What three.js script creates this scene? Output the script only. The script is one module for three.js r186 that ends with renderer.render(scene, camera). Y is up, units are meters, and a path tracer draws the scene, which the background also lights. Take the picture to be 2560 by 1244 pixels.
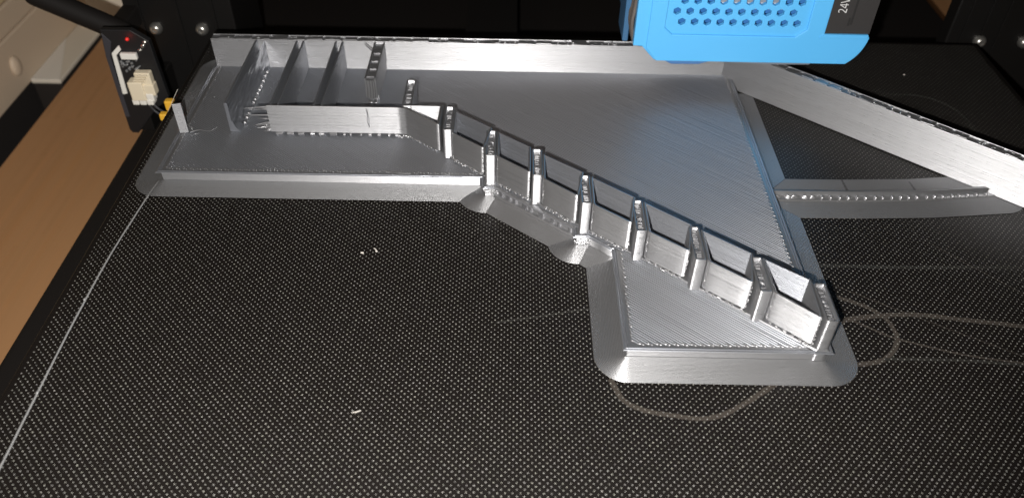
import * as THREE from 'three';
import { mergeGeometries } from 'three/addons/utils/BufferGeometryUtils.js';
import { RectAreaLightUniformsLib } from 'three/addons/lights/RectAreaLightUniformsLib.js';
import { RoundedBoxGeometry } from 'three/addons/geometries/RoundedBoxGeometry.js';

// ---------------------------------------------------------------- camera, room light, flash, exposure
const MM = 0.001;                                   // the shapes below are written in millimetres
const scene = new THREE.Scene();
const camera = new THREE.PerspectiveCamera(33.82, 1024 / 497, 0.01, 20);
camera.position.set(0, 0.15928, 0);
camera.rotation.order = 'YXZ';
camera.rotation.set(-0.738012, -0.004999, 0.021077);
camera.focus = 0.245; camera.userData.fStop = 16;
scene.background = new THREE.Color().setRGB(0.0115, 0.0095, 0.0083);
// the phone's flash, a centimetre to the left of its lens
const flash = new THREE.SpotLight(new THREE.Color().setRGB(1, 0.965, 0.92), 0.405, 0, 0.86, 0.42, 2);
flash.position.set(-0.013, 0.151, 0.0075);
flash.target.position.set(-0.012, 0, -0.195);
flash.castShadow = true; flash.shadow.radius = 0.1; flash.shadow.mapSize.set(2048, 2048);
flash.shadow.camera.near = 0.02; flash.shadow.camera.far = 2; flash.name = 'phone_flash';
scene.add(flash, flash.target);
// a warm, weak ceiling lamp, up and back on the left
RectAreaLightUniformsLib.init();
const roomLamp = new THREE.RectAreaLight(new THREE.Color().setRGB(1, 0.8, 0.66), 0.6, 0.8, 0.8);
roomLamp.position.set(-1.0, 0.98, -0.36); roomLamp.lookAt(-0.1, 0, -0.1); roomLamp.name = 'room_lamp';
scene.add(roomLamp);
const renderer = new THREE.WebGLRenderer({ antialias: true });
renderer.setSize(1024, 497);
renderer.shadowMap.enabled = true;
renderer.toneMapping = THREE.LinearToneMapping;
renderer.toneMappingExposure = 1;

// ---------------------------------------------------------------- helpers
let seed = 1234567;
const rnd = () => { seed = (seed + 0x6d2b79f5) | 0; let t = Math.imul(seed ^ (seed >>> 15), 1 | seed); t = (t + Math.imul(t ^ (t >>> 7), 61 | t)) ^ t; return ((t ^ (t >>> 14)) >>> 0) / 4294967296; };
const rr = (a, b) => a + (b - a) * rnd();
const rgb = (r, g, b) => new THREE.Color().setRGB(r, g, b);
const std = (c, roughness, metalness = 0, extra = {}) => new THREE.MeshPhysicalMaterial({ color: c, roughness, metalness, side: THREE.DoubleSide, ...extra });
class Mesher {                                      // collects vertices with their own normals
  constructor() { this.p = []; this.n = []; this.i = []; }
  v(x, y, z, a, b, c) { this.p.push(x, y, z); const l = Math.hypot(a, b, c) || 1; this.n.push(a / l, b / l, c / l); return this.p.length / 3 - 1; }
  quad(a, b, c, d) { this.i.push(a, b, c, a, c, d); }
  flatQuad(A, B, C, D) {
    const u = [B[0] - A[0], B[1] - A[1], B[2] - A[2]], w = [D[0] - A[0], D[1] - A[1], D[2] - A[2]];
    const n = [u[1] * w[2] - u[2] * w[1], u[2] * w[0] - u[0] * w[2], u[0] * w[1] - u[1] * w[0]];
    this.quad(...[A, B, C, D].map((q) => this.v(...q, ...n)));
  }
  add(geo, M) {                                     // another geometry, moved by matrix M
    const g = geo.clone(); if (M) g.applyMatrix4(M);
    const o = this.p.length / 3, P = g.attributes.position, N = g.attributes.normal;
    for (let k = 0; k < P.count; k++) { this.p.push(P.getX(k), P.getY(k), P.getZ(k)); this.n.push(N.getX(k), N.getY(k), N.getZ(k)); }
    if (g.index) for (const k of g.index.array) this.i.push(o + k); else for (let k = 0; k < P.count; k++) this.i.push(o + k);
    return this;
  }
  geo() {
    const { p, n, i } = this;                       // faces turned to the side their normals look to
    for (let t = 0; t < i.length; t += 3) {
      const [a, b, c] = [i[t] * 3, i[t + 1] * 3, i[t + 2] * 3], u = [p[b] - p[a], p[b + 1] - p[a + 1], p[b + 2] - p[a + 2]], w = [p[c] - p[a], p[c + 1] - p[a + 1], p[c + 2] - p[a + 2]];
      const d = (u[1] * w[2] - u[2] * w[1]) * (n[a] + n[b] + n[c]) + (u[2] * w[0] - u[0] * w[2]) * (n[a + 1] + n[b + 1] + n[c + 1]) + (u[0] * w[1] - u[1] * w[0]) * (n[a + 2] + n[b + 2] + n[c + 2]);
      if (d < 0) { const q = i[t + 1]; i[t + 1] = i[t + 2]; i[t + 2] = q; }
    }
    const g = new THREE.BufferGeometry();
    g.setAttribute('position', new THREE.Float32BufferAttribute(this.p, 3));
    g.setAttribute('normal', new THREE.Float32BufferAttribute(this.n, 3));
    g.setIndex(this.i); return g;
  }
}
const taken = {};
const numbered = (n) => { taken[n] = (taken[n] || 0) + 1; return taken[n] === 1 ? n : n + '_' + String(taken[n] - 1).padStart(3, '0'); };
// a named mesh under parent, its shape given in millimetres in the picture's own frame
function mesh(name, g, m, parent = scene) {
  const geo = (g instanceof Mesher ? g.geo() : g).clone();
  const off = parent.userData.baseMM || [0, 0, 0];
  geo.translate(-off[0], -off[1], -off[2]); geo.scale(MM, MM, MM);
  const o = new THREE.Mesh(geo, m); o.name = parent === scene ? numbered(name) : name;
  o.castShadow = o.receiveShadow = true; parent.add(o);
  o.userData.baseMM = off;
  return o;
}
function tag(o, label, category, group) { o.userData.label = label; o.userData.category = category; if (group) o.userData.group = group; return o; }
function thing(name, label, category, base = [0, 0, 0], group) {
  const o = new THREE.Group(); o.name = numbered(name); o.position.set(base[0] * MM, base[1] * MM, base[2] * MM);
  o.userData.baseMM = base; scene.add(o); return tag(o, label, category, group);
}
const box = (x0, x1, y0, y1, z0, z1, r = 0) => (r ? new RoundedBoxGeometry(x1 - x0, y1 - y0, z1 - z0, 3, r) : new THREE.BoxGeometry(x1 - x0, y1 - y0, z1 - z0)).translate((x0 + x1) / 2, (y0 + y1) / 2, (z0 + z1) / 2);
const hash = (a, b) => { const s = Math.sin(a * 127.1 + b * 311.7) * 43758.5453; return s - Math.floor(s); };

function roundPath(pts, r, closed = true, n = 4) {
  const out = [], N = pts.length;
  pts.forEach((p, k) => {
    if (!closed && (k === 0 || k === N - 1)) { out.push(p); return; }
    const a = pts[(k + N - 1) % N], b = pts[(k + 1) % N];
    const la = Math.hypot(a[0] - p[0], a[1] - p[1]), lb = Math.hypot(b[0] - p[0], b[1] - p[1]);
    const q = Math.min(r, la * 0.45, lb * 0.45);
    const s = [p[0] + (a[0] - p[0]) / la * q, p[1] + (a[1] - p[1]) / la * q], e = [p[0] + (b[0] - p[0]) / lb * q, p[1] + (b[1] - p[1]) / lb * q];
    for (let t = 0; t <= n; t++) { const u = t / n; out.push([(1 - u) ** 2 * s[0] + 2 * u * (1 - u) * p[0] + u * u * e[0], (1 - u) ** 2 * s[1] + 2 * u * (1 - u) * p[1] + u * u * e[1]]); }
  });
  return out;
}
function subdivide(pts, step, closed) {
  const out = [], N = pts.length;
  for (let k = 0; k < (closed ? N : N - 1); k++) {
    const a = pts[k], b = pts[(k + 1) % N], n = Math.max(1, Math.round(Math.hypot(b[0] - a[0], b[1] - a[1]) / step));
    for (let t = 0; t < n; t++) out.push([a[0] + (b[0] - a[0]) * t / n, a[1] + (b[1] - a[1]) * t / n]);
  }
  if (!closed) out.push(pts[N - 1]);
  return out;
}
// sweep a profile [{u sideways, v up, a, b = its normal, l = layer}] along a path of [x, z]
function sweep(G, path, prof, { closed = false, amp = 0, y = 0, id = 0, cap = false } = {}) {
  const N = path.length, S = closed ? N : N - 1, dir = [];
  for (let k = 0; k < S; k++) { const a = path[k], b = path[(k + 1) % N], l = Math.hypot(b[0] - a[0], b[1] - a[1]) || 1e-9; dir.push([(b[0] - a[0]) / l, (b[1] - a[1]) / l]); }
  const side = (d) => [-d[1], d[0]];
  const at = (k, s) => {                            // mitre offset and normal at vertex k as seen from segment s
    const A = closed ? dir[(k + S - 1) % S] : dir[k - 1], B = closed ? dir[k % S] : dir[k];
    if (!A || !B) { const L = side(A || B); return [L, L]; }
    const la = side(A), lb = side(B), c = la[0] * lb[0] + la[1] * lb[1], q = Math.max(0.25, 1 + c);
    const m = [(la[0] + lb[0]) / q, (la[1] + lb[1]) / q];
    return [m, c > 0.8 ? m : side(dir[s])];
  };
  for (let s = 0; s < S; s++) {
    const rows = [s, s + 1].map((k) => {
      const kk = closed ? k % N : k, [m, n] = at(k, s);
      return prof.map((q, j) => {
        const w = amp ? (hash(kk + id * 57, q.l === undefined ? j : q.l) - 0.5) * amp : 0, u = q.u + (q.u >= 0 ? w : -w);
        return G.v(path[kk][0] + m[0] * u, y + q.v, path[kk][1] + m[1] * u, n[0] * q.a, q.b, n[1] * q.a);
      });
    });
    for (let j = 0; j + 1 < prof.length; j++) if (!prof[j].gap) G.quad(rows[0][j], rows[0][j + 1], rows[1][j + 1], rows[1][j]);
  }
  if (cap && !closed) for (const [k, d] of [[0, -1], [N - 1, 1]]) {
    const L = side(k ? dir[S - 1] : dir[0]), D = k ? dir[S - 1] : dir[0];
    const ids = prof.map((q) => G.v(path[k][0] + L[0] * q.u, y + q.v, path[k][1] + L[1] * q.u, D[0] * d, 0, D[1] * d));
    for (const t of THREE.ShapeUtils.triangulateShape(prof.map((q) => new THREE.Vector2(q.u, q.v)), [])) G.i.push(ids[t[0]], ids[t[1]], ids[t[2]]);
  }
}
const ARC = [-1, -0.62, 0, 0.62, 1], TH = 0.95;
// one side of a printed wall: a stack of rounded layer lines from y0 to y1, facing sideways s
function layers(y0, y1, u, s, lh = 0.34, id = 0, th = TH) {
  const out = [], n = Math.max(1, Math.round((y1 - y0) / lh)), h = (y1 - y0) / n;
  for (let k = 0; k < n; k++) {
    const j = (hash(k + 3, id + 11) - 0.5) * 0.05, b = h * 0.26 * (0.7 + 0.6 * hash(k, id + 5)), tilt = (hash(k + 9, id) - 0.5) * 0.24;
    for (const t of ARC) { const w = t * th + tilt; out.push({ u: s * (u - b + b * (1 - t * t) + j), v: y0 + h * (k + (t + 1) / 2), a: s * Math.cos(w), b: Math.sin(w), l: k }); }
  }
  return out;
}
// a free-standing printed wall of thickness th with a rounded top bead, or (rim > 0) two rims and a sunk top
function wallProfile(y0, y1, th, { rim = 0, sunk = 0.5, id = 0 } = {}) {
  const h = th / 2, P = layers(y0, y1 - 0.1, h, 1, 0.34, id);
  const bead = (c, r, from, to) => { for (let k = 0; k <= 4; k++) { const t = from + (to - from) * k / 4; P.push({ u: c + r * Math.cos(t), v: y1 - 0.12 + 0.12 * Math.sin(t), a: Math.cos(t), b: Math.sin(t), l: 99 }); } };
  if (!rim) bead(0, h, 0, Math.PI);
  else {
    bead(h - rim / 2, rim / 2, 0, Math.PI);
    P.push({ u: h - rim, v: y1 - 0.14, a: -1, b: 0 }, { u: h - rim, v: y1 - sunk, a: -1, b: 0.2 }, { u: h - rim, v: y1 - sunk, a: 0, b: 1 }, { u: -h + rim, v: y1 - sunk, a: 0, b: 1 }, { u: -h + rim, v: y1 - sunk, a: 1, b: 0.2 }, { u: -h + rim, v: y1 - 0.14, a: 1, b: 0 });
    bead(-h + rim / 2, rim / 2, 0, Math.PI);
  }
  P.push(...layers(y0, y1 - 0.1, h, -1, 0.34, id + 40).reverse());
  return P;
}
function printedWall(path, y0, y1, th, o = {}) {
  const G = new Mesher(), p = subdivide(path, o.step || 3, !!o.closed);
  sweep(G, p, wallProfile(y0, y1, th, o), { closed: !!o.closed, amp: o.amp ?? 0.035, id: o.id || 0, cap: !o.closed });
  return G;
}
// one extruded line lying flat: a low rounded ridge
const ridge = (w, top = 0, k = 0.26, th = TH) => ARC.map((t) => ({ u: t * w / 2, v: top - w * k * t * t, a: Math.sin(t * th), b: Math.cos(t * th) }));
const inside = (x, z, poly) => { let c = false; for (let i = 0, j = poly.length - 1; i < poly.length; j = i++) { const [a, b] = poly[i], [d, e] = poly[j]; if (b > z !== e > z && x < (d - a) * (z - b) / (e - b) + a) c = !c; } return c; };
const distTo = (x, z, poly) => { let m = 1e9; for (let i = 0, j = poly.length - 1; i < poly.length; j = i++) { const [a, b] = poly[j], [d, e] = poly[i], dx = d - a, dz = e - b, t = Math.max(0, Math.min(1, ((x - a) * dx + (z - b) * dz) / (dx * dx + dz * dz || 1))); m = Math.min(m, Math.hypot(x - a - dx * t, z - b - dz * t)); } return m; };
const area = (p) => p.reduce((s, q, i) => { const r = p[(i + 1) % p.length]; return s + q[0] * r[1] - r[0] * q[1]; }, 0) / 2;
// pieces of the line at distance d outside a polygon, rounded at its convex corners
function offsetLine(poly, d, keep) {
  const P = area(poly) > 0 ? poly : [...poly].reverse(), N = P.length, raw = [];
  for (let k = 0; k < N; k++) {
    const a = P[k], b = P[(k + 1) % N], c = P[(k + 2) % N], l = Math.hypot(b[0] - a[0], b[1] - a[1]), n = [(b[1] - a[1]) / l, -(b[0] - a[0]) / l];
    const m = Math.max(1, Math.ceil(l / 0.7)); for (let t = 0; t <= m; t++) raw.push([a[0] + (b[0] - a[0]) * t / m + n[0] * d, a[1] + (b[1] - a[1]) * t / m + n[1] * d]);
    const l2 = Math.hypot(c[0] - b[0], c[1] - b[1]), n2 = [(c[1] - b[1]) / l2, -(c[0] - b[0]) / l2], cr = n[0] * n2[1] - n[1] * n2[0];
    if (cr > 0) { const A = Math.atan2(n[1], n[0]); let B = Math.atan2(n2[1], n2[0]); if (B < A) B += 2 * Math.PI; const q = Math.max(2, Math.ceil((B - A) * d / 0.7)); for (let t = 1; t < q; t++) { const w = A + (B - A) * t / q; raw.push([b[0] + d * Math.cos(w), b[1] + d * Math.sin(w)]); } }
  }
  const pieces = []; let cur = [];
  const edge = (a, b) => { let p = a, q = b; for (let k = 0; k < 12; k++) { const m = [(p[0] + q[0]) / 2, (p[1] + q[1]) / 2]; if (keep(m[0], m[1], d)) p = m; else q = m; } return p; };   // a is kept, b is not
  const whole = []; [...raw, raw[0]].forEach((q, k, all) => { const on = keep(q[0], q[1], d), p = all[k - 1]; if (p) { const was = keep(p[0], p[1], d); if (was && !on) whole.push(edge(p, q)); if (!was && on) whole.push(p, edge(q, p)); } whole.push(q); });
  for (const q of whole) { if (keep(q[0], q[1], d)) { if (!cur.length || Math.hypot(q[0] - cur.at(-1)[0], q[1] - cur.at(-1)[1]) > 0.02) cur.push(q); } else { if (cur.length > 1) pieces.push(cur); cur = []; } }
  if (cur.length > 1) pieces.push(cur);
  return pieces;
}
const flatPoly = (poly, y) => { const s = new THREE.Shape(poly.map((p) => new THREE.Vector2(p[0], -p[1]))); return new THREE.ShapeGeometry(s).rotateX(-Math.PI / 2).translate(0, y, 0); };
const ball = new THREE.IcosahedronGeometry(1, 2), lowBall = new THREE.IcosahedronGeometry(1, 1);
const M4 = (x, y, z, sx = 1, sy = sx, sz = sx, ry = 0, rx = 0, rz = 0) => new THREE.Matrix4().compose(new THREE.Vector3(x, y, z), new THREE.Quaternion().setFromEuler(new THREE.Euler(rx, ry, rz, 'YXZ')), new THREE.Vector3(sx, sy, sz));
function strand(G, pts, r0, r1 = r0, seg = 5) {     // a thin tapering thread
  const c = new THREE.CatmullRomCurve3(pts.map((p) => new THREE.Vector3(...p))), n = Math.max(4, pts.length * 4);
  const g = new THREE.TubeGeometry(c, n, 1, seg), P = g.attributes.position;
  for (let k = 0; k <= n; k++) { const q = c.getPointAt(k / n), r = r0 + (r1 - r0) * k / n; for (let j = 0; j <= seg; j++) { const t = k * (seg + 1) + j; P.setXYZ(t, q.x + (P.getX(t) - q.x) * r, q.y + (P.getY(t) - q.y) * r, q.z + (P.getZ(t) - q.z) * r); } }
  G.add(g);
}

// ---------------------------------------------------------------- materials
const silver = std(rgb(0.44, 0.442, 0.456), 0.4, 0.92);
const silverSmooth = std(rgb(0.355, 0.368, 0.4), 0.36, 0.84);
const silverRough = std(rgb(0.42, 0.42, 0.43), 0.32, 0.82);
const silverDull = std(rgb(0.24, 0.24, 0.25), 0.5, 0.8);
const bedBlack = std(rgb(0.0052, 0.004, 0.0034), 0.42, 0, { specularIntensity: 0.9 });
const dotGrey = std(rgb(0.24, 0.236, 0.222), 0.6);
const stainBrown = std(rgb(0.028, 0.022, 0.017), 0.7);
const stainFaint = std(rgb(0.013, 0.012, 0.010), 0.6);
const blackMatte = std(rgb(0.008, 0.0066, 0.006), 0.7, 0, { specularIntensity: 0.4 });
const blackMetal = std(rgb(0.007, 0.0065, 0.0062), 0.45, 0, { specularIntensity: 0.5 });
const bluePlastic = std(rgb(0.095, 0.43, 0.81), 0.42, 0, { clearcoat: 0.25, clearcoatRoughness: 0.3 });
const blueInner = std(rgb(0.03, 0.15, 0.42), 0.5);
const screwSteel = std(rgb(0.62, 0.6, 0.56), 0.3, 0.9);

// ---------------------------------------------------------------- the print bed and what it stands on
const bed = thing('print_bed', 'black glass print bed covered in rows of fine pale dots', 'print bed', [34, -4, -157]);
mesh('glass_plate', box(-121, 189, -4, 0, -304, -2, 0.8), bedBlack, bed);
{
  const S = 1.7, u0 = 0.5375, w0 = 0.9572, spots = [];
  for (let j = -380; j <= 0; j++) for (let i = -90; i < 320; i++) {
    const x = (u0 + i + 0.5 * (j & 1)) * S - 0, z = (w0 + 0.5 * j) * S;
    if (x > -119 && x < 187 && z > -302 && z < -4) spots.push([x, z]);
  }
  const g = new THREE.CircleGeometry(0.178 * MM, 8).rotateX(-Math.PI / 2), dots = new THREE.InstancedMesh(g, dotGrey, spots.length), m = new THREE.Matrix4(), c = new THREE.Color();
  spots.forEach(([x, z], k) => {
    const s = rr(0.82, 1.1); m.makeScale(s * rr(0.95, 1.12), 1, s); m.setPosition((x + rr(-0.05, 0.05) - 34) * MM, 4.022 * MM, (z + rr(-0.05, 0.05) + 157) * MM);
    dots.setMatrixAt(k, m); const b = rr(0.72, 1.12); dots.setColorAt(k, c.setRGB(b, b * rr(0.97, 1.02), b * rr(0.92, 1.02)));
  });
  dots.name = 'dot_pattern'; dots.userData.kind = 'stuff'; dots.receiveShadow = true; bed.add(dots);
  // pale trails left by older prints, under the dots
  const trail = (pts, w, m, y) => {
    const c = new THREE.CatmullRomCurve3(pts.map((p) => new THREE.Vector3(p[0], 0, p[1]))), n = pts.length * 8, G = new Mesher(), prof = [-1, 1].map((t) => ({ u: t * w / 2, v: 0, a: 0, b: 1 }));
    sweep(G, c.getSpacedPoints(n).map((q) => [q.x, q.z]), prof, { y, amp: w * 0.22 }); mesh('residue_trail', G, m, bed);
  };
  trail([[25.5, -128], [28.4, -121.7], [31.9, -119.2], [39.4, -117.5], [46.8, -116.7], [51.8, -118], [57.2, -121.1], [61.7, -124.2], [67, -128]], 1.35, stainBrown, 0.004);
  trail([[86, -160], [94.6, -155.8], [98.1, -153.6], [101.2, -149.6], [101.9, -143.9], [100.4, -140.3], [96.4, -136.2], [92.5, -134.7], [86.5, -133.8]], 1.35, stainBrown, 0.006);
  trail([[86, -148.4], [98.5, -151.1], [109.9, -151.7], [121.3, -150.3], [136.9, -148.1], [160, -143]], 1.6, stainBrown, 0.008);
  trail([[92.3, -148.9], [101, -143.3], [106.2, -141.4], [116.4, -138.1], [131.2, -135.5], [150, -133]], 0.55, stainBrown, 0.010);
  trail([[86, -170.5], [117.4, -170.4], [147.3, -171.2], [165, -171.5]], 1.3, stainFaint, 0.004);
  trail([[96, -136], [115.2, -136.1], [130.9, -134.9], [150, -133.5]], 0.9, stainFaint, 0.012);
  trail([[122, -257], [127.4, -259.8], [135.1, -262.4], [143, -263.8], [150.3, -263.4], [157.7, -258.5], [161.7, -251], [162, -238.6]], 1.6, stainFaint, 0.004);
  trail([[-3.1, -146.3], [8.5, -148.8], [24, -152.4]], 0.6, stainFaint, 0.004);
  trail([[124.5, -180.5], [133, -171], [146, -156.5]], 0.22, stainBrown, 0.014);
  trail([[91, -162.2], [112, -149.5], [135, -136.2]], 0.22, stainBrown, 0.016);
}
{
  const base = thing('printer_base', 'black printer base under the print bed', 'printer base', [36, -75, -230]);
  mesh('housing', box(-160, 233, -75, -42, -470, 20, 3), blackMatte, base);
  const rail = new Mesher(); for (const x of [-10, 78]) rail.add(box(x - 12, x + 12, -42, -22, -440, 0)); rail.add(box(-60, 130, -22, -16, -230, -80));
  mesh('bed_carriage', rail, blackMetal, base);
  for (const x of [-50, 120]) for (const z of [-220, -90]) mesh('levelling_spring', new THREE.CylinderGeometry(4, 4, 12, 16).translate(x, -10, z), screwSteel, base);
}

// ---------------------------------------------------------------- the grey printed piece
const part = thing('printed_part', 'silver grey 3D printed piece with thin walls, half finished on the black bed', 'printed part', [0, 0, -205]);
const PLATE = [[-109.3, -272.7], [-109.3, -204.6], [-8.1, -204.6], [-8.1, -200.1], [-7.6, -199.5], [-4.2, -199.4], [19.6, -180.6], [19.7, -177.6], [23.2, -177.4], [29.2, -172.4], [30.3, -172.2], [30.3, -135.4], [80.3, -135.3], [80.0, -272.7]];
const STRIP = [[80, -202.3], [107, -202.5], [129, -203.4], [153, -206.2], [153.2, -203.6], [129, -200.9], [107, -199.9], [80, -199.6]];
const armSide = (x, z) => (x - 92.5) * -0.653 + (z + 258.4) * 0.757;   // > 0 in front of the arm
{
  // plate: layered sides, diagonal top lines inside two outlines
  const G = new Mesher(), out = subdivide(PLATE, 4, true);
  sweep(G, out, layers(0, 3.98, 0, -1, 0.34, 7, 0.8), { closed: true, amp: 0.03 });
  G.add(flatPoly(PLATE, 3.74));
  const plate = mesh('base_plate', G, silver, part);
  const O = new Mesher();
  for (const [k, d] of [[0, 0.36], [1, 1.02]]) {
    const inner = subdivide(PLATE, 2.5, true);
    sweep(O, inner, ridge(0.66, 4.0).map((q) => ({ ...q, u: q.u + d })), { closed: true, amp: 0.05, id: k });
  }
  mesh('outline_line', O, silverSmooth, plate);
  const ang = Math.atan2(0.64, 0.77), c = Math.cos(ang), s = Math.sin(ang), pitch = 0.7, L = new Mesher(), B = new Mesher();
  const rot = PLATE.map(([x, z]) => [x * c + z * s, -x * s + z * c]);
  const vs = rot.map((q) => q[1]), back = (u, v) => [u * c - v * s, u * s + v * c];
  let row = 0;
  for (let v = Math.min(...vs) + 0.3; v < Math.max(...vs); v += pitch, row++) {
    const cut = [];
    for (let i = 0; i < rot.length; i++) { const [a, b] = rot[i], [d, e] = rot[(i + 1) % rot.length]; if (b > v !== e > v) cut.push(a + (d - a) * (v - b) / (e - b)); }
    cut.sort((a, b) => a - b);
    for (let i = 0; i + 1 < cut.length; i += 2) {
      const a = cut[i] + 1.75, b = cut[i + 1] - 1.75; if (b - a < 0.6) continue;
      const n = Math.max(1, Math.round((b - a) / 7)), pts = [];
      for (let t = 0; t <= n; t++) pts.push(back(a + (b - a) * t / n, v + rr(-0.03, 0.03)));
      sweep(L, pts, ridge(pitch, 3.97 + rr(-0.035, 0.035), 0.26 + rr(-0.05, 0.05)), { amp: 0.05, id: row });
      for (const [e, odd] of [[a, 0], [b, 1]]) { const [x, z] = back(e, v + (row % 2 === odd ? 0.15 : -0.15)); B.add(lowBall, M4(x, 3.88, z, 0.55, 0.1 + rr(0, 0.07), 0.32, -ang)); }
    }
  }
  for (let k = 0; k < 80; k++) { const x = rr(-108, 79), z = rr(-267, -137); if (inside(x, z, PLATE) && distTo(x, z, PLATE) > 1) B.add(lowBall, M4(x, 3.97, z, rr(0.1, 0.2), rr(0.05, 0.12), rr(0.1, 0.2))); }
  for (let k = 0; k < 60; k++) { const left = rnd() < 0.5, x = left ? rr(-108, -104) : rr(-108, -20), z = left ? rr(-262, -206) : rr(-208.5, -205.6); B.add(lowBall, M4(x, 3.95, z, rr(0.1, 0.22), rr(0.06, 0.15), rr(0.1, 0.22))); }
  for (let k = 0; k < 60; k++) B.add(lowBall, M4(rr(28, 34.5), 3.99, rr(-196.5, -191), rr(0.15, 0.5), rr(0.1, 0.3), rr(0.1, 0.25), rr(0, 3)));
  mesh('top_line', L, silverSmooth, plate).userData.kind = 'stuff';
  mesh('line_end', B, silver, plate).userData.kind = 'stuff';
}
{
  // brim: nested outlines around plate and strip, lying on the glass
  const G = new Mesher(), w = 0.42, N = 20, rings = [[PLATE, STRIP], [STRIP, PLATE]];
  for (let k = 0; k < N; k++) {
    const d = w * (k + 0.5), prof = ridge(w, 0.26 + (k % 3) * 0.002, 0.22, 0.84);
    rings.forEach(([own, other], r) => {
      const keep = (x, z, q) => (x < 84 || armSide(x, z) > 1.6) && !(x > 78 && z < -262) && !inside(x, z, own) && !inside(x, z, other) && distTo(x, z, own) > q - 0.02 && distTo(x, z, other) > q - 0.02;
      for (const piece of offsetLine(own, d, keep)) sweep(G, piece, prof.map((p) => ({ ...p, v: p.v + rr(-0.004, 0.004) })), { amp: 0.01, id: k });
    });
  }
  mesh('brim', G, std(rgb(0.37, 0.372, 0.382), 0.42, 0.9), part);
}
{
  // tall back wall and the long arm that leaves it at the right, both with an open, still unfinished top
  const bw = mesh('back_wall', printedWall([[-109.2, -270.6], [78.4, -270.6]], 0, 15, 4.1, { rim: 0.6, sunk: 0.3, id: 1, step: 5 }), silver, part);
  const arm = mesh('side_arm', printedWall([[77.2, -271.6], [176, -186.4]], 0.35, 15, 4.0, { rim: 0.6, sunk: 0.3, id: 2, step: 5 }), silver, part);
  const top = (x0, z0, x1, z1, parent, gap) => {    // slabs of infill with dark cracks between them
    const l = Math.hypot(x1 - x0, z1 - z0), dx = (x1 - x0) / l, dz = (z1 - z0) / l, ry = Math.atan2(-dz, dx), G = new Mesher();
    for (let t = 1; t < l - 4; t += gap) {
      const w = gap - rr(0.5, 1.1), c = t + gap / 2, y = 14.72 + rr(-0.12, 0.12);
      if (rnd() < 0.2) { for (let q = 0; q < 5; q++) { const s = c + rr(-w / 2, w / 2), o = rr(-0.9, 0.9); G.add(lowBall, M4(x0 + dx * s - dz * o, y, z0 + dz * s + dx * o, rr(0.3, 0.9), rr(0.2, 0.5), rr(0.2, 0.5), rr(0, 3))); } continue; }
      G.add(new RoundedBoxGeometry(w, 0.5, rr(2.2, 2.8), 2, 0.2), M4(x0 + dx * c, y, z0 + dz * c, 1, 1, 1, ry + rr(-0.05, 0.05), rr(-0.08, 0.08), rr(-0.03, 0.03)));
      for (let q = 0; q < 3; q++) { const s = c + rr(-w / 2, w / 2), o = rr(-1.1, 1.1); G.add(lowBall, M4(x0 + dx * s - dz * o, y + 0.2, z0 + dz * s + dx * o, rr(0.2, 0.8), rr(0.1, 0.2), rr(0.1, 0.3), ry + rr(-0.6, 0.6))); }
      G.add(new THREE.CylinderGeometry(0.18, 0.18, 2.6, 6).rotateX(Math.PI / 2), M4(x0 + dx * (t + gap), 14.6, z0 + dz * (t + gap), 1, 1, 1, ry + rr(-0.6, -0.2)));
    }
    mesh('top_infill', G, silver, parent).userData.kind = 'stuff';
  };
  top(-108, -270.6, 78, -270.6, bw, 6.4); top(80, -269.2, 175, -187.3, arm, 5.2);
}
{
  // low curved strip on the bed at the right: a back wall and a row of unfinished infill ribs
  const s = mesh('curved_strip', printedWall([[79.5, -201.9], [107, -202.1], [129, -203], [153, -205.8]], 0, 2.3, 1.1, { id: 3 }), silver, part);
  const G = new Mesher(); sweep(G, subdivide([[79.5, -200.4], [107, -200.6], [129, -201.6], [153, -204.4]], 3, false), [{ u: -1, v: 0.9, a: 0, b: 1 }, { u: 0.9, v: 0.7, a: 0.2, b: 1 }, { u: 1, v: 0.1, a: 1, b: 0.2 }], {});
  for (let k = 0; k < 26; k++) { const x = 81 + k * 2.75, z = -200.5 - Math.max(0, x - 100) ** 2 * 0.00125; G.add(ball, M4(x + rr(-0.3, 0.3), 1.0, z, k < 6 ? rr(0.9, 1.4) : rr(0.45, 0.75), rr(0.5, 0.8), k < 6 ? 0.35 : 0.75, rr(-0.5, 0.3))); }
  mesh('infill_rib', G, silverRough, s).userData.kind = 'stuff';
}
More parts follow.
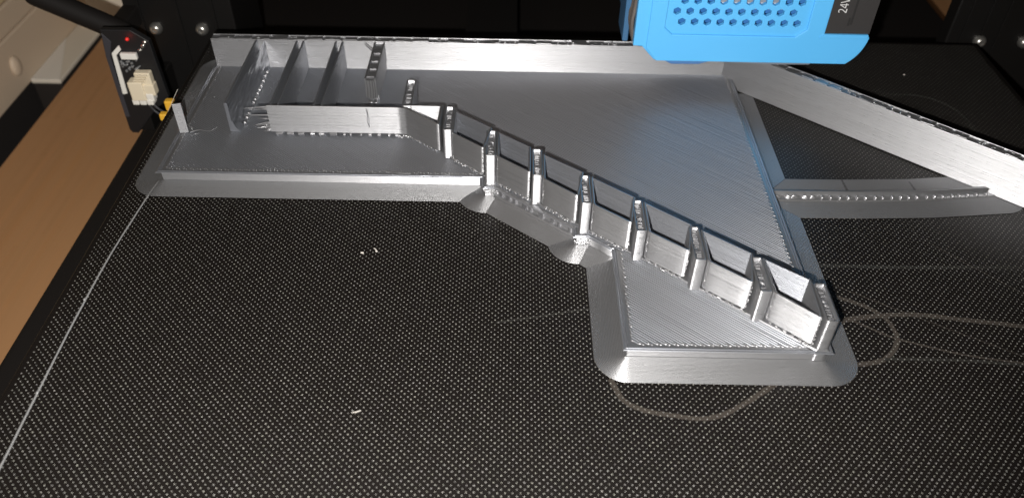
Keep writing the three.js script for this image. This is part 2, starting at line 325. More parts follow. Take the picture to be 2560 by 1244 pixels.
// small tabs of the first bridged layer hanging between a wall and the plate
function tabs(G, x0, z0, x1, z1, n, w, y = 4.35, outw = 0.55, h = 0.42) {
  const l = Math.hypot(x1 - x0, z1 - z0), dx = (x1 - x0) / l, dz = (z1 - z0) / l, ry = Math.atan2(-dz, dx);
  for (let k = 0; k < n; k++) { const t = (k + 0.5 + rr(-0.18, 0.18)) / n * l; G.add(new RoundedBoxGeometry(w * rr(0.7, 1.2), h * 2 * rr(0.8, 1.1), 0.9, 2, 0.2), M4(x0 + dx * t - dz * outw, y, z0 + dz * t + dx * outw, 1, 1, 1, ry + rr(-0.15, 0.15), 0.45, rr(-0.1, 0.1))); }
}
{
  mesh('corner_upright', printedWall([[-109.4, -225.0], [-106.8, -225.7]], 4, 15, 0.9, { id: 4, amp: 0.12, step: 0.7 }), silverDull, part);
  // first rib: left wall upright, right wall leaning out
  const G = new Mesher(); sweep(G, subdivide([[-92.6, -268.4], [-92.7, -226.2]], 3, false), wallProfile(4, 15, 0.8, { id: 5 }), { amp: 0.05, cap: true });
  const n = 16, m = 12, ids = [];
  for (let k = 0; k <= n; k++) for (let j = 0; j <= m; j++) {
    const t = k / n, q = j / m, lean = Math.min(1, t * 1.6), f = Math.max(0, 1 - q / 0.4) ** 1.4, x = (-92.0 + 2.4 * f) * (1 - lean) + (-89.6) * lean, r = t > 0.02 ? rr(-0.06, 0.06) * (1 - 0.75 * t) : 0;
    ids.push(G.v(x + r, 4 + 11 * q - (1 - lean) * q * 0.2, -226.3 - 42 * t, 1, rr(-0.25, 0.35), rr(-0.3, 0.3)));
  }
  for (let k = 0; k < n; k++) for (let j = 0; j < m; j++) G.quad(ids[k * (m + 1) + j], ids[(k + 1) * (m + 1) + j], ids[(k + 1) * (m + 1) + j + 1], ids[k * (m + 1) + j + 1]);
  G.flatQuad([-93.1, 4, -226.2], [-92.0, 4, -226.2], [-92.0, 14.8, -226.2], [-93.1, 14.9, -226.2]); G.flatQuad([-92.0, 4, -226.2], [-89.6, 4, -226.2], [-90.9, 5.6, -226.2], [-92.0, 8.4, -226.2]);
  const rib = mesh('rib', G, silverSmooth, part);
  const T = new Mesher(); tabs(T, -89.3, -229, -89.3, -265, 12, 1.5, 4.6, -0.1, 0.6); mesh('bridge_tab', T, silverRough, rib);
  for (const [xa, xb, id] of [[-77.95, -75.5, 6], [-63.85, -61.4, 8]]) {
    const R = new Mesher();
    for (const x of [xa, xb]) sweep(R, subdivide([[x, -268.4], [x, -226.2]], 3, false), wallProfile(4, 15, 0.7, { id: id + x }), { amp: 0.03, cap: true });
    R.add(box(xa, xb, 4, 4.6, -268, -226));
    const r = mesh('rib', R, silverSmooth, part), Q = new Mesher(); tabs(Q, xb + 0.2, -241, xb + 0.2, -265, id === 6 ? 6 : 9, 1.2, 4.7, -0.35, 0.6); mesh('bridge_tab', Q, silverRough, r);
  }
  // thick stub hanging from the back wall, undercut at its front
  const S = new Mesher();
  sweep(S, subdivide([[-48.1, -268.4], [-48.1, -243]], 3, false), wallProfile(7.3, 15, 3.9, { rim: 0.6, sunk: 0.8, id: 9 }), { amp: 0.03, cap: true });
  sweep(S, subdivide([[-48.1, -268.4], [-48.1, -247.3]], 3, false), wallProfile(4, 7.4, 3.5, { id: 10 }), { amp: 0.03, cap: true });
  for (let k = 0; k < 6; k++) S.add(lowBall, M4(-48.1 + rr(-1.4, 1.4), 4.3, -247 + rr(-0.4, 2), 0.9, 0.35, 0.8));
  const stub = mesh('wall_stub', S, silver, part), I = new Mesher();
  for (const z of [-262.5, -257, -251.8, -246.6]) { I.add(new RoundedBoxGeometry(2.6, 0.5, 3.4, 2, 0.2), M4(-48.1, 14.35, z, 1, 1, 1, rr(-0.1, 0.1), rr(-0.08, 0.08), rr(-0.1, 0.1))); I.add(ball, M4(-47.6, 14.6, z + 1.2, 0.8, 0.25, 0.5, rr(0, 2))); }
  for (const x of [-49.4, -48.4, -47.5, -46.8]) strand(I, [[x, 14.6, -242.85], [x + 0.1, 11, -242.72], [x - 0.1, 7.4, -242.8]], 0.14);
  mesh('top_infill', I, silverDull, stub);
  const W = new Mesher(); sweep(W, [[-54.4, -268.3], [-54.3, -268.2]], [{ u: 0, v: 15, a: 0, b: 1 }], {});
  strand(W, [[-53.3, 14.6, -268.1], [-52.2, 13.4, -268.05], [-50.4, 11.6, -268.1]], 0.5, 0.7); mesh('loose_strand', W, silverRough, part);
}
{
  // long front rail with the gap and the tabs below it
  const r = mesh('front_rail', printedWall(roundPath([[-79.1, -225.5], [-36.2, -225.6], [-33.8, -225.0], [-22.9, -216.3], [-22.5, -226.9], [-32.4, -226.9]], 0.7, false), 5.1, 15, 1.25, { id: 12, step: 2.5 }), silver, part);
  const T = new Mesher(); tabs(T, -78.8, -225.3, -57, -225.3, 6, 2.2, 4.55, 0.45, 0.6); tabs(T, -57, -225.3, -36, -225.3, 7, 1.1, 4.55, 0.45, 0.6); tabs(T, -33, -224.5, -23.4, -217, 7, 1.1, 4.55, 0.4, 0.6);
  for (let k = 0; k < 12; k++) T.add(lowBall, M4(rr(-37, -32.5), 4.3, -225 + rr(-0.3, 0.9), rr(0.3, 0.7), rr(0.2, 0.4), rr(0.2, 0.5)));
  mesh('bridge_tab', T, silverRough, r);
  const V = new Mesher(); strand(V, [[-46.9, 14.8, -224.75], [-46.6, 12, -224.72], [-46.9, 10, -224.75], [-46.4, 7.5, -224.72]], 0.13); strand(V, [[-46.5, 14.2, -224.75], [-46.3, 11, -224.74], [-46.5, 7.6, -224.74]], 0.1); mesh('layer_seam', V, silverRough, r);
  const H = new Mesher();                           // bristly strings between the first rib and the rail
  for (let k = 0; k < 22; k++) { const y = rr(4.8, 14.6), l = rr(2, 9) * (y > 9 ? 1 : 0.7), z = -225.5 + rr(-0.6, 0.4); strand(H, [[-79.2, y, z], [-79.2 - l * 0.5, y + rr(-0.2, 0.1), z + rr(-0.2, 0.2)], [-79.2 - l, y + rr(-0.5, 0.4), z + rr(-0.5, 0.5)]], rr(0.2, 0.38), 0.03); }
  mesh('string_bristle', H, silverRough, part).userData.kind = 'stuff';
  for (const [pts, a, b] of [
    [[[-106, 4.2, -225.3], [-103, 4.6, -225.9], [-100, 4.3, -225.7], [-97.2, 5.4, -226.5]], 0.16, 0.05],
    [[[-106.5, 7.2, -225.4], [-105.4, 6.3, -225], [-104.6, 5.2, -224.5]], 0.06, 0.03],
    [[[-106.5, 4.2, -224], [-104.5, 4.4, -223.6], [-103, 4.2, -224.2]], 0.1, 0.04],
    [[[-37.5, 4.05, -224], [-38.2, 4.1, -214], [-39.6, 4.05, -206]], 0.07, 0.07],
    [[[-40.5, 4.0, -206.5], [-36, 4.1, -205], [-31, 4.05, -204.7]], 0.14, 0.06],
    [[[-36.7, 4.0, -204.3], [-36.2, 3.2, -203.8], [-35.8, 2.6, -203.4]], 0.14, 0.1],
  ]) { const F = new Mesher(); strand(F, pts, a, b); mesh('loose_strand', F, silverRough, part); }
}
// posts [left, right, z back, z front, foot height] and the thin-walled cells between them [back left, back right, front right, front left]
const POSTS = [[-35.6, -32.3, -243.2, -226.6, 4], [-21.4, -18.4, -227, -213.3, 4], [-7.7, -4.4, -213.6, -200.2, 0.3], [6.4, 9.5, -204.2, -190.7, 4], [20.1, 23.1, -191.4, -178.3, 0.3], [34.3, 37.3, -180.3, -166.8, 4], [48.5, 51.6, -169.2, -155.6, 4], [63.0, 66.2, -157.4, -144.5, 4], [77.1, 80.2, -148, -134.7, 0.3]];
const CELLS = [[[-17.9, -224], [-6.3, -215], [-8.4, -204.1], [-18.1, -211.7]], [[-3.9, -212.6], [5.8, -205], [5.7, -192.3], [-3.9, -199.9]], [[10.0, -201.3], [21.2, -192.7], [19.2, -181.6], [9.9, -189.2]], [[23.7, -190.4], [35.2, -181.4], [33.3, -170.3], [23.6, -177.8]], [[37.9, -179.2], [49.5, -169.9], [47.5, -159.2], [37.8, -166.6]], [[52.2, -167.7], [63.8, -158.7], [61.8, -147.8], [52.1, -155.3]], [[66.6, -156.8], [76.6, -149.1], [76.1, -135.9], [66.7, -144.3]]];
POSTS.forEach(([x0, x1, z0, z1, y0], k) => {
  const G = new Mesher(), loop = roundPath([[x0, z0], [x0, z1], [x1, z1], [x1, z0]].reverse(), 0.75), s = area(loop) > 0 ? -1 : 1;
  sweep(G, subdivide(loop, 2.2, true), [...layers(y0, 14.9, 0, s, 0.34, 20 + k), { u: -0.2 * s, v: 15, a: 0, b: 1 }, { u: -0.5 * s, v: 14.85, a: -s * 0.7, b: 0.7 }, { u: -0.55 * s, v: 13.3, a: -s, b: 0.1 }], { closed: true, amp: 0.06, id: k });
  G.add(flatPoly(loop, 13.4));
  const post = mesh('post', G, silver, part), I = new Mesher(), cx = (x0 + x1) / 2;
  let z = z0 + 1.2;                                 // the unfinished infill seen from above: zigzag threads and blobs
  while (z < z1 - 1.2) {
    const kind = rnd();
    if (kind < 0.5) { const n = 3 + Math.floor(rnd() * 5); for (let q = 0; q < n && z < z1 - 1; q++, z += 0.55) I.add(new THREE.CapsuleGeometry(0.24, 1.1 + rr(-0.3, 0.2), 2, 6).rotateZ(Math.PI / 2), M4(cx + rr(-0.15, 0.15), 13.9 + rr(-0.2, 0.3), z, 1, 1, 1, rr(-0.25, 0.25))); }
    else { I.add(ball, M4(cx + rr(-0.4, 0.4), 13.7, z + 0.6, rr(0.5, 0.9), rr(0.2, 0.6), rr(0.5, 1.1), rr(0, 3))); z += rr(0.9, 1.8); }
  }
  mesh('top_infill', I, silverDull, post);
});
CELLS.forEach((c, k) => {
  const T = new Mesher(), [bl, br, fr, fl] = c, loop = roundPath([bl, fl, fr, br], 0.8, false), P = new Mesher();
  const cell = mesh('hollow_cell', printedWall(loop, 5.4, 15, 0.75, { id: 60 + k, amp: 0.05, step: 2.4 }), silver, part);
  mesh('rear_panel', printedWall([[bl[0] - 0.1, bl[1] + 0.25], [br[0] + 0.1, br[1] + 0.25]], 4.7, 15, 0.7, { id: 80 + k, amp: 0.015 }), silverSmooth, cell);
  tabs(T, fl[0], fl[1], fr[0], fr[1], 6, 1.1, 4.95, 0.2, 0.5); tabs(T, bl[0], bl[1] + 0.3, br[0], br[1] + 0.3, 7, 1.2, 4.7, 0.5, 0.5);
  for (let q = 0; q < 8; q++) { const t = rnd(); T.add(lowBall, M4(fl[0] + (fr[0] - fl[0]) * t, 4.7, fl[1] + (fr[1] - fl[1]) * t + rr(0.2, 0.9), rr(0.2, 0.5), rr(0.2, 0.4), rr(0.2, 0.4))); }
  mesh('bridge_tab', T, silverRough, cell);
  const e = new Mesher(); for (const p of [fl, fr]) for (let q = 0; q < 14; q++) e.add(lowBall, M4(p[0] + rr(-0.2, 0.2), rr(5, 14.8), p[1] + rr(0.1, 0.35), rr(0.12, 0.3), rr(0.1, 0.3), 0.2)); mesh('corner_blob', e, silverRough, cell);
});
{
  // flat foot that ties posts and cells together, with a bright front edge
  const G = new Mesher(), foot = [[-22.5, -227.4], [-18.2, -227.4], [80.2, -148.2], [80.2, -134.5], [77.2, -134.5], [-18.3, -212.2], [-23, -216.5]];
  sweep(G, subdivide(foot, 4, true), layers(4, 4.8, 0, -1, 0.4, 90), { closed: true, amp: 0.06 }); G.add(flatPoly(foot, 4.78));
  mesh('chain_foot', G, silver, part);
  const H = new Mesher(), B = new Mesher();         // below it, where it overhangs the plate, more bridged tabs
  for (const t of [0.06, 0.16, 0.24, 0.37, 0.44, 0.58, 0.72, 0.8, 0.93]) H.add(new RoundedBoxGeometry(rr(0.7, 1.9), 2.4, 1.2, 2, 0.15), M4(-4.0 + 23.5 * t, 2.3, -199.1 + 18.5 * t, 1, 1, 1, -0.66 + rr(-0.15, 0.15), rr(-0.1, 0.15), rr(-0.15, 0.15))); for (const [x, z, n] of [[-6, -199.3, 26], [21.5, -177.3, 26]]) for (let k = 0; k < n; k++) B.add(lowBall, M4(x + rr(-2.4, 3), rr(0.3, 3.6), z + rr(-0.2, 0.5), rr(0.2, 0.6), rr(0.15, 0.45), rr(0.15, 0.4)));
  for (const [y0, y1, o] of [[3.4, 4.15, 1.0], [0.2, 1.3, 1.15]]) { const K = new Mesher(); sweep(K, subdivide([[-4.4, -199.5], [19.5, -180.7]], 2, false), [{ u: 0, v: y1, a: 0, b: 1 }, { u: o * 0.8, v: y1, a: 0.1, b: 1 }, { u: o, v: y1 - 0.25, a: 0.8, b: 0.6 }, { u: o, v: y0, a: 1, b: -0.2 }, { u: 0, v: y0, a: 0, b: -1 }], { amp: 0.12, cap: true }); mesh('ledge', K, silver, part); }
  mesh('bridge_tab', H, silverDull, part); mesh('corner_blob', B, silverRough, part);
}

// ---------------------------------------------------------------- thread and crumbs on the bed
{
  const G = new Mesher(), pts = [[-108.5, -20], [-110.6, -60], [-111.8, -100.7], [-112.5, -120.5], [-113.2, -145], [-113.2, -169.1], [-112.3, -186], [-111.4, -198.3], [-110.6, -204]];
  const c = new THREE.CatmullRomCurve3(pts.map((p) => new THREE.Vector3(p[0], 0, p[1]))).getSpacedPoints(120).map((q) => [q.x + rr(-0.015, 0.015), q.z]);
  sweep(G, c, ridge(0.52, 0.28, 0.42), { amp: 0.05 });
  for (const [x, z] of [[-113.5, -152], [-112.5, -121]]) G.add(ball, M4(x, 0.2, z, 0.34, 0.2, 0.5));
  tag(mesh('purge_line', G, std(rgb(0.36, 0.36, 0.36), 0.4, 0.5)), 'long straight silver filament line down the left side of the bed', 'filament line');
  const white = std(rgb(0.5, 0.47, 0.43), 0.5);
  const crumb = (label, parts) => { const C = new Mesher(); for (const [x, z, sx, sz, ry] of parts) C.add(ball, M4(x, 0.16, z, sx, 0.18, sz, ry)); tag(mesh('plastic_crumb', C, white), label, 'crumb'); };
  crumb('bright oblong white crumb on the bed, left of the curled one', [[-42.1, -172.3, 0.5, 0.28, 0.4], [-41.8, -172.0, 0.22, 0.2, 0]]);
  crumb('curled white crumb on the bed in front of the diagonal chain', [[-38.6, -174.0, 0.5, 0.16, -0.7], [-38.2, -173.3, 0.25, 0.42, 0.2], [-38.0, -172.9, 0.36, 0.22, 0.3]]);
  crumb('thin pale sliver lying alone on the bed in the foreground', [[-35.2, -116.9, 0.45, 0.12, 0.45], [-34.7, -117.1, 0.4, 0.06, 0.3], [-36.0, -116.7, 0.6, 0.04, 0.3]]);
  crumb('tiny pale speck on the dark bed behind the long arm', [[150.3, -278.1, 0.42, 0.35, 0.2]]);
}

// ---------------------------------------------------------------- the print head above the back wall
{
  const zf = -252, t = thing('extruder', 'bright blue extruder cover with rows of hexagonal vents, above the back wall', 'extruder', [80, 18, -275]);
  const sh = (pts) => new THREE.Shape(pts.map((p) => new THREE.Vector2(p[0], p[1])));
  const WIN = [[50.9, 72], [50.75, 31.06], [53.47, 28.73], [94.81, 28.57], [98.16, 31.23], [98.1, 72]];
  const ext = (s, d, z, b = 0.35) => new THREE.ExtrudeGeometry(s, { depth: d - b, bevelEnabled: b > 0, bevelThickness: b, bevelSize: b, bevelOffset: -b, bevelSegments: 3, curveSegments: 10 }).translate(0, 0, z - d);
  const front = sh([[45.6, 76], [45.31, 23.5], [49.29, 18.81], [114.36, 18.81]]);
  front.bezierCurveTo(116.6, 20.6, 119.2, 23.2, 119.8, 28.6); for (const p of [[119.2, 29.7], [104.4, 29.77], [104.4, 76]]) front.lineTo(...p);
  front.holes.push(new THREE.Path(WIN.map((p) => new THREE.Vector2(...p))));
  const cover = mesh('cover', ext(front, 3, zf + 0.4), bluePlastic, t);
  mesh('side_strip', ext(sh([[41.0, 76], [40.95, 24.02], [43.97, 23.85], [48.6, 18.9], [52, 18.9], [52, 22], [46.4, 24], [46.4, 76]]), 3, zf - 0.25), bluePlastic, t);
  mesh('lower_lip', new Mesher().add(box(103, 119.0, 28.4, 29.4, zf, zf + 0.62, 0.15)).add(new RoundedBoxGeometry(1.0, 0.4, 0.4, 2, 0.15).translate(111.4, 19.6, zf + 0.45)), bluePlastic, cover);
  // vent panel with hexagonal holes, set back in its window
  const panel = sh(WIN.map(([x, y]) => [x + (x < 70 ? -0.4 : 0.4), y < 60 ? y - 0.4 : y]));
  const rows = []; for (let r = 0; r < 10; r++) { const y = 33.03 + r * 3.72, x0 = r % 2 ? 54.1 : 56.15; for (let k = 0; k < 10; k++) rows.push([x0 + k * 4.265, y]); }
  const hex = (x, y, r) => [0, 1, 2, 3, 4, 5].map((k) => [x + r * Math.cos((k + 0.5) * Math.PI / 3), y + r * Math.sin((k + 0.5) * Math.PI / 3)]);
  for (const [x, y] of rows) panel.holes.push(new THREE.Path(hex(x, y, 1.36).reverse().map((p) => new THREE.Vector2(...p))));
  mesh('vent_panel', ext(panel, 1.6, zf - 0.45, 0.14), bluePlastic, cover);
  // what shows through the vents: a blue duct wall close behind at the left, a pale fan hub and dark room further right
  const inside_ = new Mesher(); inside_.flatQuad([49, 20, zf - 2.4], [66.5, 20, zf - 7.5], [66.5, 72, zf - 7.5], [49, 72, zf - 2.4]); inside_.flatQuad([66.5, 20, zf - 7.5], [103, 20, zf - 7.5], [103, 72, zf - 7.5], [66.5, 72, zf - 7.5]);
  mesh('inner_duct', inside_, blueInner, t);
  mesh('fan_hub', box(68.5, 89.5, 36.9, 39.2, zf - 5.5, zf - 2.4, 0.4), std(rgb(0.7, 0.75, 0.8), 0.3, 0.2), t);
  mesh('fan_hub', new THREE.CylinderGeometry(3.2, 3.2, 3, 20).rotateX(Math.PI / 2).translate(74.5, 43.5, zf - 5), std(rgb(0.7, 0.75, 0.8), 0.3, 0.2), t);
  // duct and heater block peeping out below the cover
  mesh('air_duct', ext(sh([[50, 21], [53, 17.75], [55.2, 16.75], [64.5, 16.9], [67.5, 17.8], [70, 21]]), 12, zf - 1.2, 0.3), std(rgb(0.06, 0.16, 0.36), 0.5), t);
  mesh('heater_block', ext(sh([[66, 21], [67.4, 17.9], [90, 17.1], [103, 17.35], [104.6, 21]]), 14, zf - 1.4, 0.3), std(rgb(0.3, 0.33, 0.38), 0.5, 0.6), t);
  mesh('nozzle', new THREE.CylinderGeometry(3, 0.5, 3, 16).translate(86, 15.9, -266), std(rgb(0.5, 0.35, 0.12), 0.35, 0.9), t);
  // black label with its rated voltage, on a black motor at the right
  const cv = document.createElement('canvas'); cv.width = 512; cv.height = 1024; const q = cv.getContext('2d');
  q.fillStyle = '#2b2929'; q.fillRect(0, 0, 512, 1024);
  q.fillStyle = '#1d1c1c'; q.fillRect(255, 560, 26, 464 - 110); q.fillRect(226, 830, 24, 100);
  q.save(); q.translate(176, 776); q.rotate(-Math.PI / 2); q.fillStyle = '#c4c4c4'; q.font = '132px sans-serif'; q.scale(0.82, 1); q.fillText('24V', 0, 0); q.restore();
  const tex = new THREE.CanvasTexture(cv); tex.colorSpace = THREE.SRGBColorSpace;
  const motor = mesh('motor', box(104.5, 119.6, 29.85, 76, zf - 28, zf - 0.3, 0.6), std(rgb(0.02, 0.019, 0.019), 0.6), t);
  const lab = new THREE.PlaneGeometry(15.0, 30).translate(112, 44.9, zf - 0.28);
  mesh('voltage_label', lab, new THREE.MeshPhysicalMaterial({ map: tex, roughness: 0.7 }), motor);
  // left flank with wires
  mesh('back_plate', new Mesher().add(box(38.4, 40.4, 20.5, 76, -276, -262, 0.4)).add(box(40, 116, 21.5, 76, -296, -282, 1)), std(rgb(0.04, 0.12, 0.24), 0.5), t);
  const W = new Mesher(); for (let k = 0; k < 5; k++) { const z = -256 - k * 1.6; strand(W, [[40.4 + k * 0.2, 76, z], [40.1, 50, z + 0.5], [40.9, 38, z - 0.5], [40.2, 30, z + 0.4], [41.4, 24, z]], 0.75); }
  mesh('wire', W, std(rgb(0.1, 0.085, 0.075), 0.5), t);
}
{
  const t = thing('gantry', 'black metal gantry frame with silver screws, behind the bed', 'gantry', [33, -42, -335]);
  mesh('crossbeam', box(-164, 230, 78, 98, -352, -296, 1), blackMetal, t);
  const up = (x0, x1, s) => {
    const G = new Mesher(); G.add(box(x0, x1, -42, 98, s < 0 ? -356 : -328, -320, 0.8));
    for (const x of s < 0 ? [-157, -141, -126] : [190.8, 198.9, 206.3]) G.add(box(x - 0.5, x + 0.5, -40, 98, -320.4, -319.2, 0.2));
    const u = mesh('upright', G, blackMetal, t);
    for (const x of s < 0 ? [-152, -132.4] : [199.2, 218.3]) {
      const p = [[0, 1.9], [0.9, 1.9], [1.0, 2.2], [1.7, 1.9], [2.4, 1.1], [2.6, 0], [2.6, -0.6]].map(([r, y]) => new THREE.Vector2(r, y));
      mesh('screw', new THREE.LatheGeometry(p, 20).rotateX(Math.PI / 2).translate(x, s < 0 ? -8 : -6.9, -319.4), screwSteel, u);
    }
  };
  up(-163.6, -118, -1); up(185, 232, 1);
}
{
  // end-stop board hanging at the left of the bed
  const z = -285, t = thing('sensor_board', 'small black sensor board with cream plug, hanging left of the bed', 'circuit board', [-150, -38, -300]);
  const s = new THREE.Shape([[-157.4, 9], [-158.8, -2.6], [-159.6, -36.5], [-158.6, -38], [-156.2, -38], [-146, -26.5], [-139, -21], [-140, 4.5], [-146, 9]].map((p) => new THREE.Vector2(...p)));
  const ex = (sp, d, b = 0.3) => new THREE.ExtrudeGeometry(sp, { depth: d, bevelEnabled: true, bevelThickness: b, bevelSize: b, bevelOffset: -b, bevelSegments: 2 });
  mesh('board', ex(s, 2).translate(0, 0, z - 2.4), std(rgb(0.008, 0.008, 0.009), 0.5), t);
  mesh('edge_strip', ex(new THREE.Shape([[-157.2, 7.5], [-158.6, -2.6], [-159.3, -30], [-157.4, -30], [-156.9, -2.6], [-154.6, 4]].map((p) => new THREE.Vector2(...p))), 0.3, 0.1).translate(0, 0, z - 0.3), std(rgb(0.035, 0.035, 0.042), 0.5), t);
  mesh('bracket', box(-158, -150, -38, -24, -321, -287, 0.5), blackMetal, t);
  const w = std(rgb(0.72, 0.7, 0.65), 0.55);
  const fr = new THREE.Shape([[-152.0, 2.7], [-155.7, -0.7], [-156.9, -19], [-155, -18.7], [-154.2, -1.6], [-151.7, 0.8]].map((p) => new THREE.Vector2(...p)));
  mesh('white_marking', ex(fr, 0.4, 0.1).translate(0, 0, z), w, t); mesh('switch_lever', box(-152.2, -145.9, -2.75, -0.15, z, z + 1.6, 0.3), w, t);
  const chips = new Mesher(), pins = new Mesher();
  for (let k = 0; k < 26; k++) chips.add(new RoundedBoxGeometry(rr(0.5, 1.3), rr(0.3, 0.9), 0.7, 1, 0.1), M4(rr(-153.3, -146.5), rr(-10, -3.6), z + 0.2, 1, 1, 1, 0, 0, rr(0, 3)));
  for (const [x, y] of [[-141.2, 4.6], [-142.4, 3], [-144, 1.2], [-153, -15.5], [-152.2, -16.6]]) pins.add(ball, M4(x, y, z + 0.6, rr(0.7, 1.1), rr(0.5, 0.8), 0.8, rr(0, 1), 0, rr(0, 2)));
  mesh('component', chips, std(rgb(0.3, 0.31, 0.32), 0.35, 0.5), t).userData.kind = 'stuff'; mesh('solder_joint', pins, screwSteel, t);
  const cream = std(rgb(0.72, 0.63, 0.47), 0.5), plug = mesh('plug', new Mesher().add(box(-151.7, -146, -19.5, -11.2, z, z + 4.6, 0.5)).add(box(-148.6, -142.3, -15.6, -7.6, z, z + 3.4, 0.6)).add(box(-147.2, -141.9, -17.5, -12.6, z, z + 3.9, 0.5)), cream, t);
  const foot = new Mesher(); for (const x of [-151.2, -148.3, -145.4]) foot.add(box(x - 0.9, x + 1.7, -21.6, -19.0, z + 0.3, z + 4.4, 0.5)); foot.add(box(-146, -143, -20, -16.5, z + 0.3, z + 4.2, 0.5));
  mesh('plug_foot', foot, std(rgb(0.75, 0.72, 0.66), 0.5), plug);
  const ribs = new Mesher(); for (let k = 0; k < 4; k++) ribs.add(box(-149.6 + k * 0.6, -144.8 + k * 0.6, -11.6 + k * 1.0, -11.1 + k * 1.0, z + 3.2, z + 4.3, 0.15)); mesh('plug_rib', ribs, cream, plug);
  mesh('indicator_lamp', new THREE.SphereGeometry(0.75, 12, 8).translate(-147.8, 5.5, z + 0.4), std(rgb(0.5, 0.02, 0.015), 0.3, 0, { emissive: rgb(0.14, 0.008, 0.006) }), t);
  const lamp = new THREE.PointLight(rgb(1, 0.06, 0.04), 0.000008, 0, 2); lamp.position.set(0.0022, 0.0435, 0.0172); lamp.shadow.radius = 0.04; t.add(lamp);
  const wires = new Mesher(); strand(wires, [[-145.6, -20.8, z + 2], [-143, -24, z + 3], [-138, -26, z + 4], [-130, -30, z + 6]], 0.5); strand(wires, [[-147.5, -21, z + 2], [-145, -26, z + 2], [-136, -30, z + 4]], 0.5);
  mesh('cable', wires, std(rgb(0.03, 0.03, 0.035), 0.5), t);
}
{
  const G = new Mesher(); G.add(box(-124.6, -121.3, -4.4, -0.4, -253.2, -250.4, 0.6)); const H = new Mesher(); H.add(box(-125, -122.3, -5, -2.2, -247.4, -244.8, 0.6));
  const t = thing('bed_clip', 'small yellow clip on the left edge of the black bed', 'clip', [-122, -4, -251]);
  const y = std(rgb(0.62, 0.34, 0.03), 0.5); mesh('jaw', G, y, t); mesh('jaw', H, y, t); mesh('hinge', box(-124.4, -121.1, -5.6, -4.3, -252, -246, 0.4), y, t);
  const F = new Mesher(); strand(F, [[-113.6, 10.6, -241], [-117, 5.4, -242], [-120.3, 0.3, -243]], 0.1, 0.06);
  tag(mesh('filament_hair', F, std(rgb(0.5, 0.47, 0.42), 0.4)), 'fine stray filament hair sticking up beside the yellow clip', 'filament hair');
}

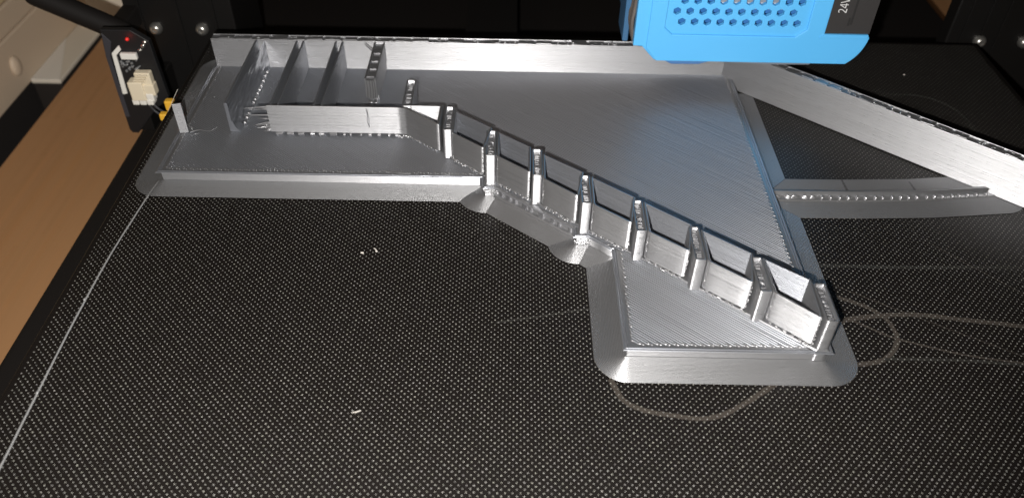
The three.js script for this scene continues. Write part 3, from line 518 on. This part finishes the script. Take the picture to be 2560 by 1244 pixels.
// ---------------------------------------------------------------- desk and furniture at the left
{
  const cv = document.createElement('canvas'); cv.width = 512; cv.height = 1024; const q = cv.getContext('2d');
  q.fillStyle = '#ab8058'; q.fillRect(0, 0, 512, 1024);
  for (let k = 0; k < 900; k++) { q.fillStyle = rnd() < 0.5 ? 'rgba(190,130,75,0.035)' : 'rgba(95,52,22,0.035)'; q.fillRect(rr(0, 512), rr(-200, 1024), rr(1, 7), rr(60, 420)); }
  const tex = new THREE.CanvasTexture(cv); tex.colorSpace = THREE.SRGBColorSpace; tex.wrapS = tex.wrapT = THREE.RepeatWrapping; tex.repeat.set(3, 2);
  const desk = thing('desk', 'warm brown wooden desk top under the printer', 'desk', [80, -95, -320]);
  mesh('desk_top', box(-241, 420, -95, -75, -760, 60, 1.5), new THREE.MeshPhysicalMaterial({ map: tex, roughness: 0.5 }), desk);
  mesh('edge_band', box(-242.5, -241.1, -94, -77, -760, 60), std(rgb(0.03, 0.016, 0.01), 0.6), desk);
  for (const x of [-225, 400]) for (const z of [-740, 40]) mesh('leg', box(x - 12, x + 12, -700, -95, z - 12, z + 12), blackMatte, desk);
  const fl = mesh('floor', new THREE.BoxGeometry(4000, 40, 4000).translate(0, -720, -500), std(rgb(0.05, 0.035, 0.028), 0.8)); fl.userData.kind = 'structure';
  const beige = std(rgb(0.60, 0.475, 0.35), 0.6), cab = thing('cabinet', 'beige cabinet with horizontal grooves standing beyond the left end of the desk', 'cabinet', [-380, -700, -450]);
  const B = new Mesher(); B.add(box(-500, -259, -75, -46.6, -760, -120, 1.2)).add(box(-500, -259, -45.9, -33, -760, -120, 1.2)); mesh('side_panel', B, beige, cab);
  mesh('upper_panel', box(-500, -259.5, -32.4, 260, -760, -120, 1.2), std(rgb(0.6, 0.46, 0.27), 0.6), cab);
  mesh('core', box(-500, -261, -75, 250, -758, -122), std(rgb(0.12, 0.085, 0.06), 0.8), cab); mesh('plinth', box(-500, -262, -700, -75.2, -755, -125), std(rgb(0.012, 0.009, 0.008), 0.8), cab);
  mesh('handle', new THREE.SphereGeometry(1, 20, 14).scale(2.2, 5.5, 4).translate(-258.6, -60.9, -376.6), beige, cab);
  const bx = thing('pale_box', 'low pale grey box between the desk and the beige cabinet', 'box', [-250, -200, -410]);
  mesh('carton', box(-258.7, -243, -200, -75.4, -462, -384, 0.8), std(rgb(0.02, 0.015, 0.012), 0.7), bx);
  mesh('lid', box(-258.8, -242.9, -75.4, -73.2, -462, -383.6, 0.6), std(rgb(0.66, 0.60, 0.50), 0.6), bx);
  mesh('flap', new THREE.ExtrudeGeometry(new THREE.Shape([[-258.7, 384], [-243, 384], [-258.7, 430]].map((p) => new THREE.Vector2(...p))), { depth: 0.6, bevelEnabled: false }).rotateX(-Math.PI / 2).translate(0, -73.5, 0), std(rgb(0.74, 0.70, 0.63), 0.6), bx);
  const b2 = thing('pale_carton', 'upright pale carton on the desk behind the black bar', 'carton', [-236, -75, -470]);
  mesh('carton', box(-246, -224, -75, 20, -520, -440, 1), std(rgb(0.68, 0.6, 0.49), 0.6), b2); mesh('flap', box(-256, -246.2, -75, 10, -516, -444, 1), std(rgb(0.55, 0.42, 0.3), 0.6), b2);
}
{
  const t = thing('support_bar', 'thick black bar sloping from the gantry out to the left', 'bar', [-170, 0, -305]);
  const a = new THREE.Vector3(-159, -1.5, -304), b = new THREE.Vector3(-188.5, 13.6, -304), d = b.clone().sub(a), g = new THREE.CapsuleGeometry(4.4, d.length(), 8, 20);
  g.applyQuaternion(new THREE.Quaternion().setFromUnitVectors(new THREE.Vector3(0, 1, 0), d.clone().normalize())).translate((a.x + b.x) / 2, (a.y + b.y) / 2, -304);
  mesh('tube', g, blackMatte, t); mesh('mount', box(-164, -157, -6, 2, -321, -301, 1), blackMatte, t);
}
renderer.render(scene, camera);
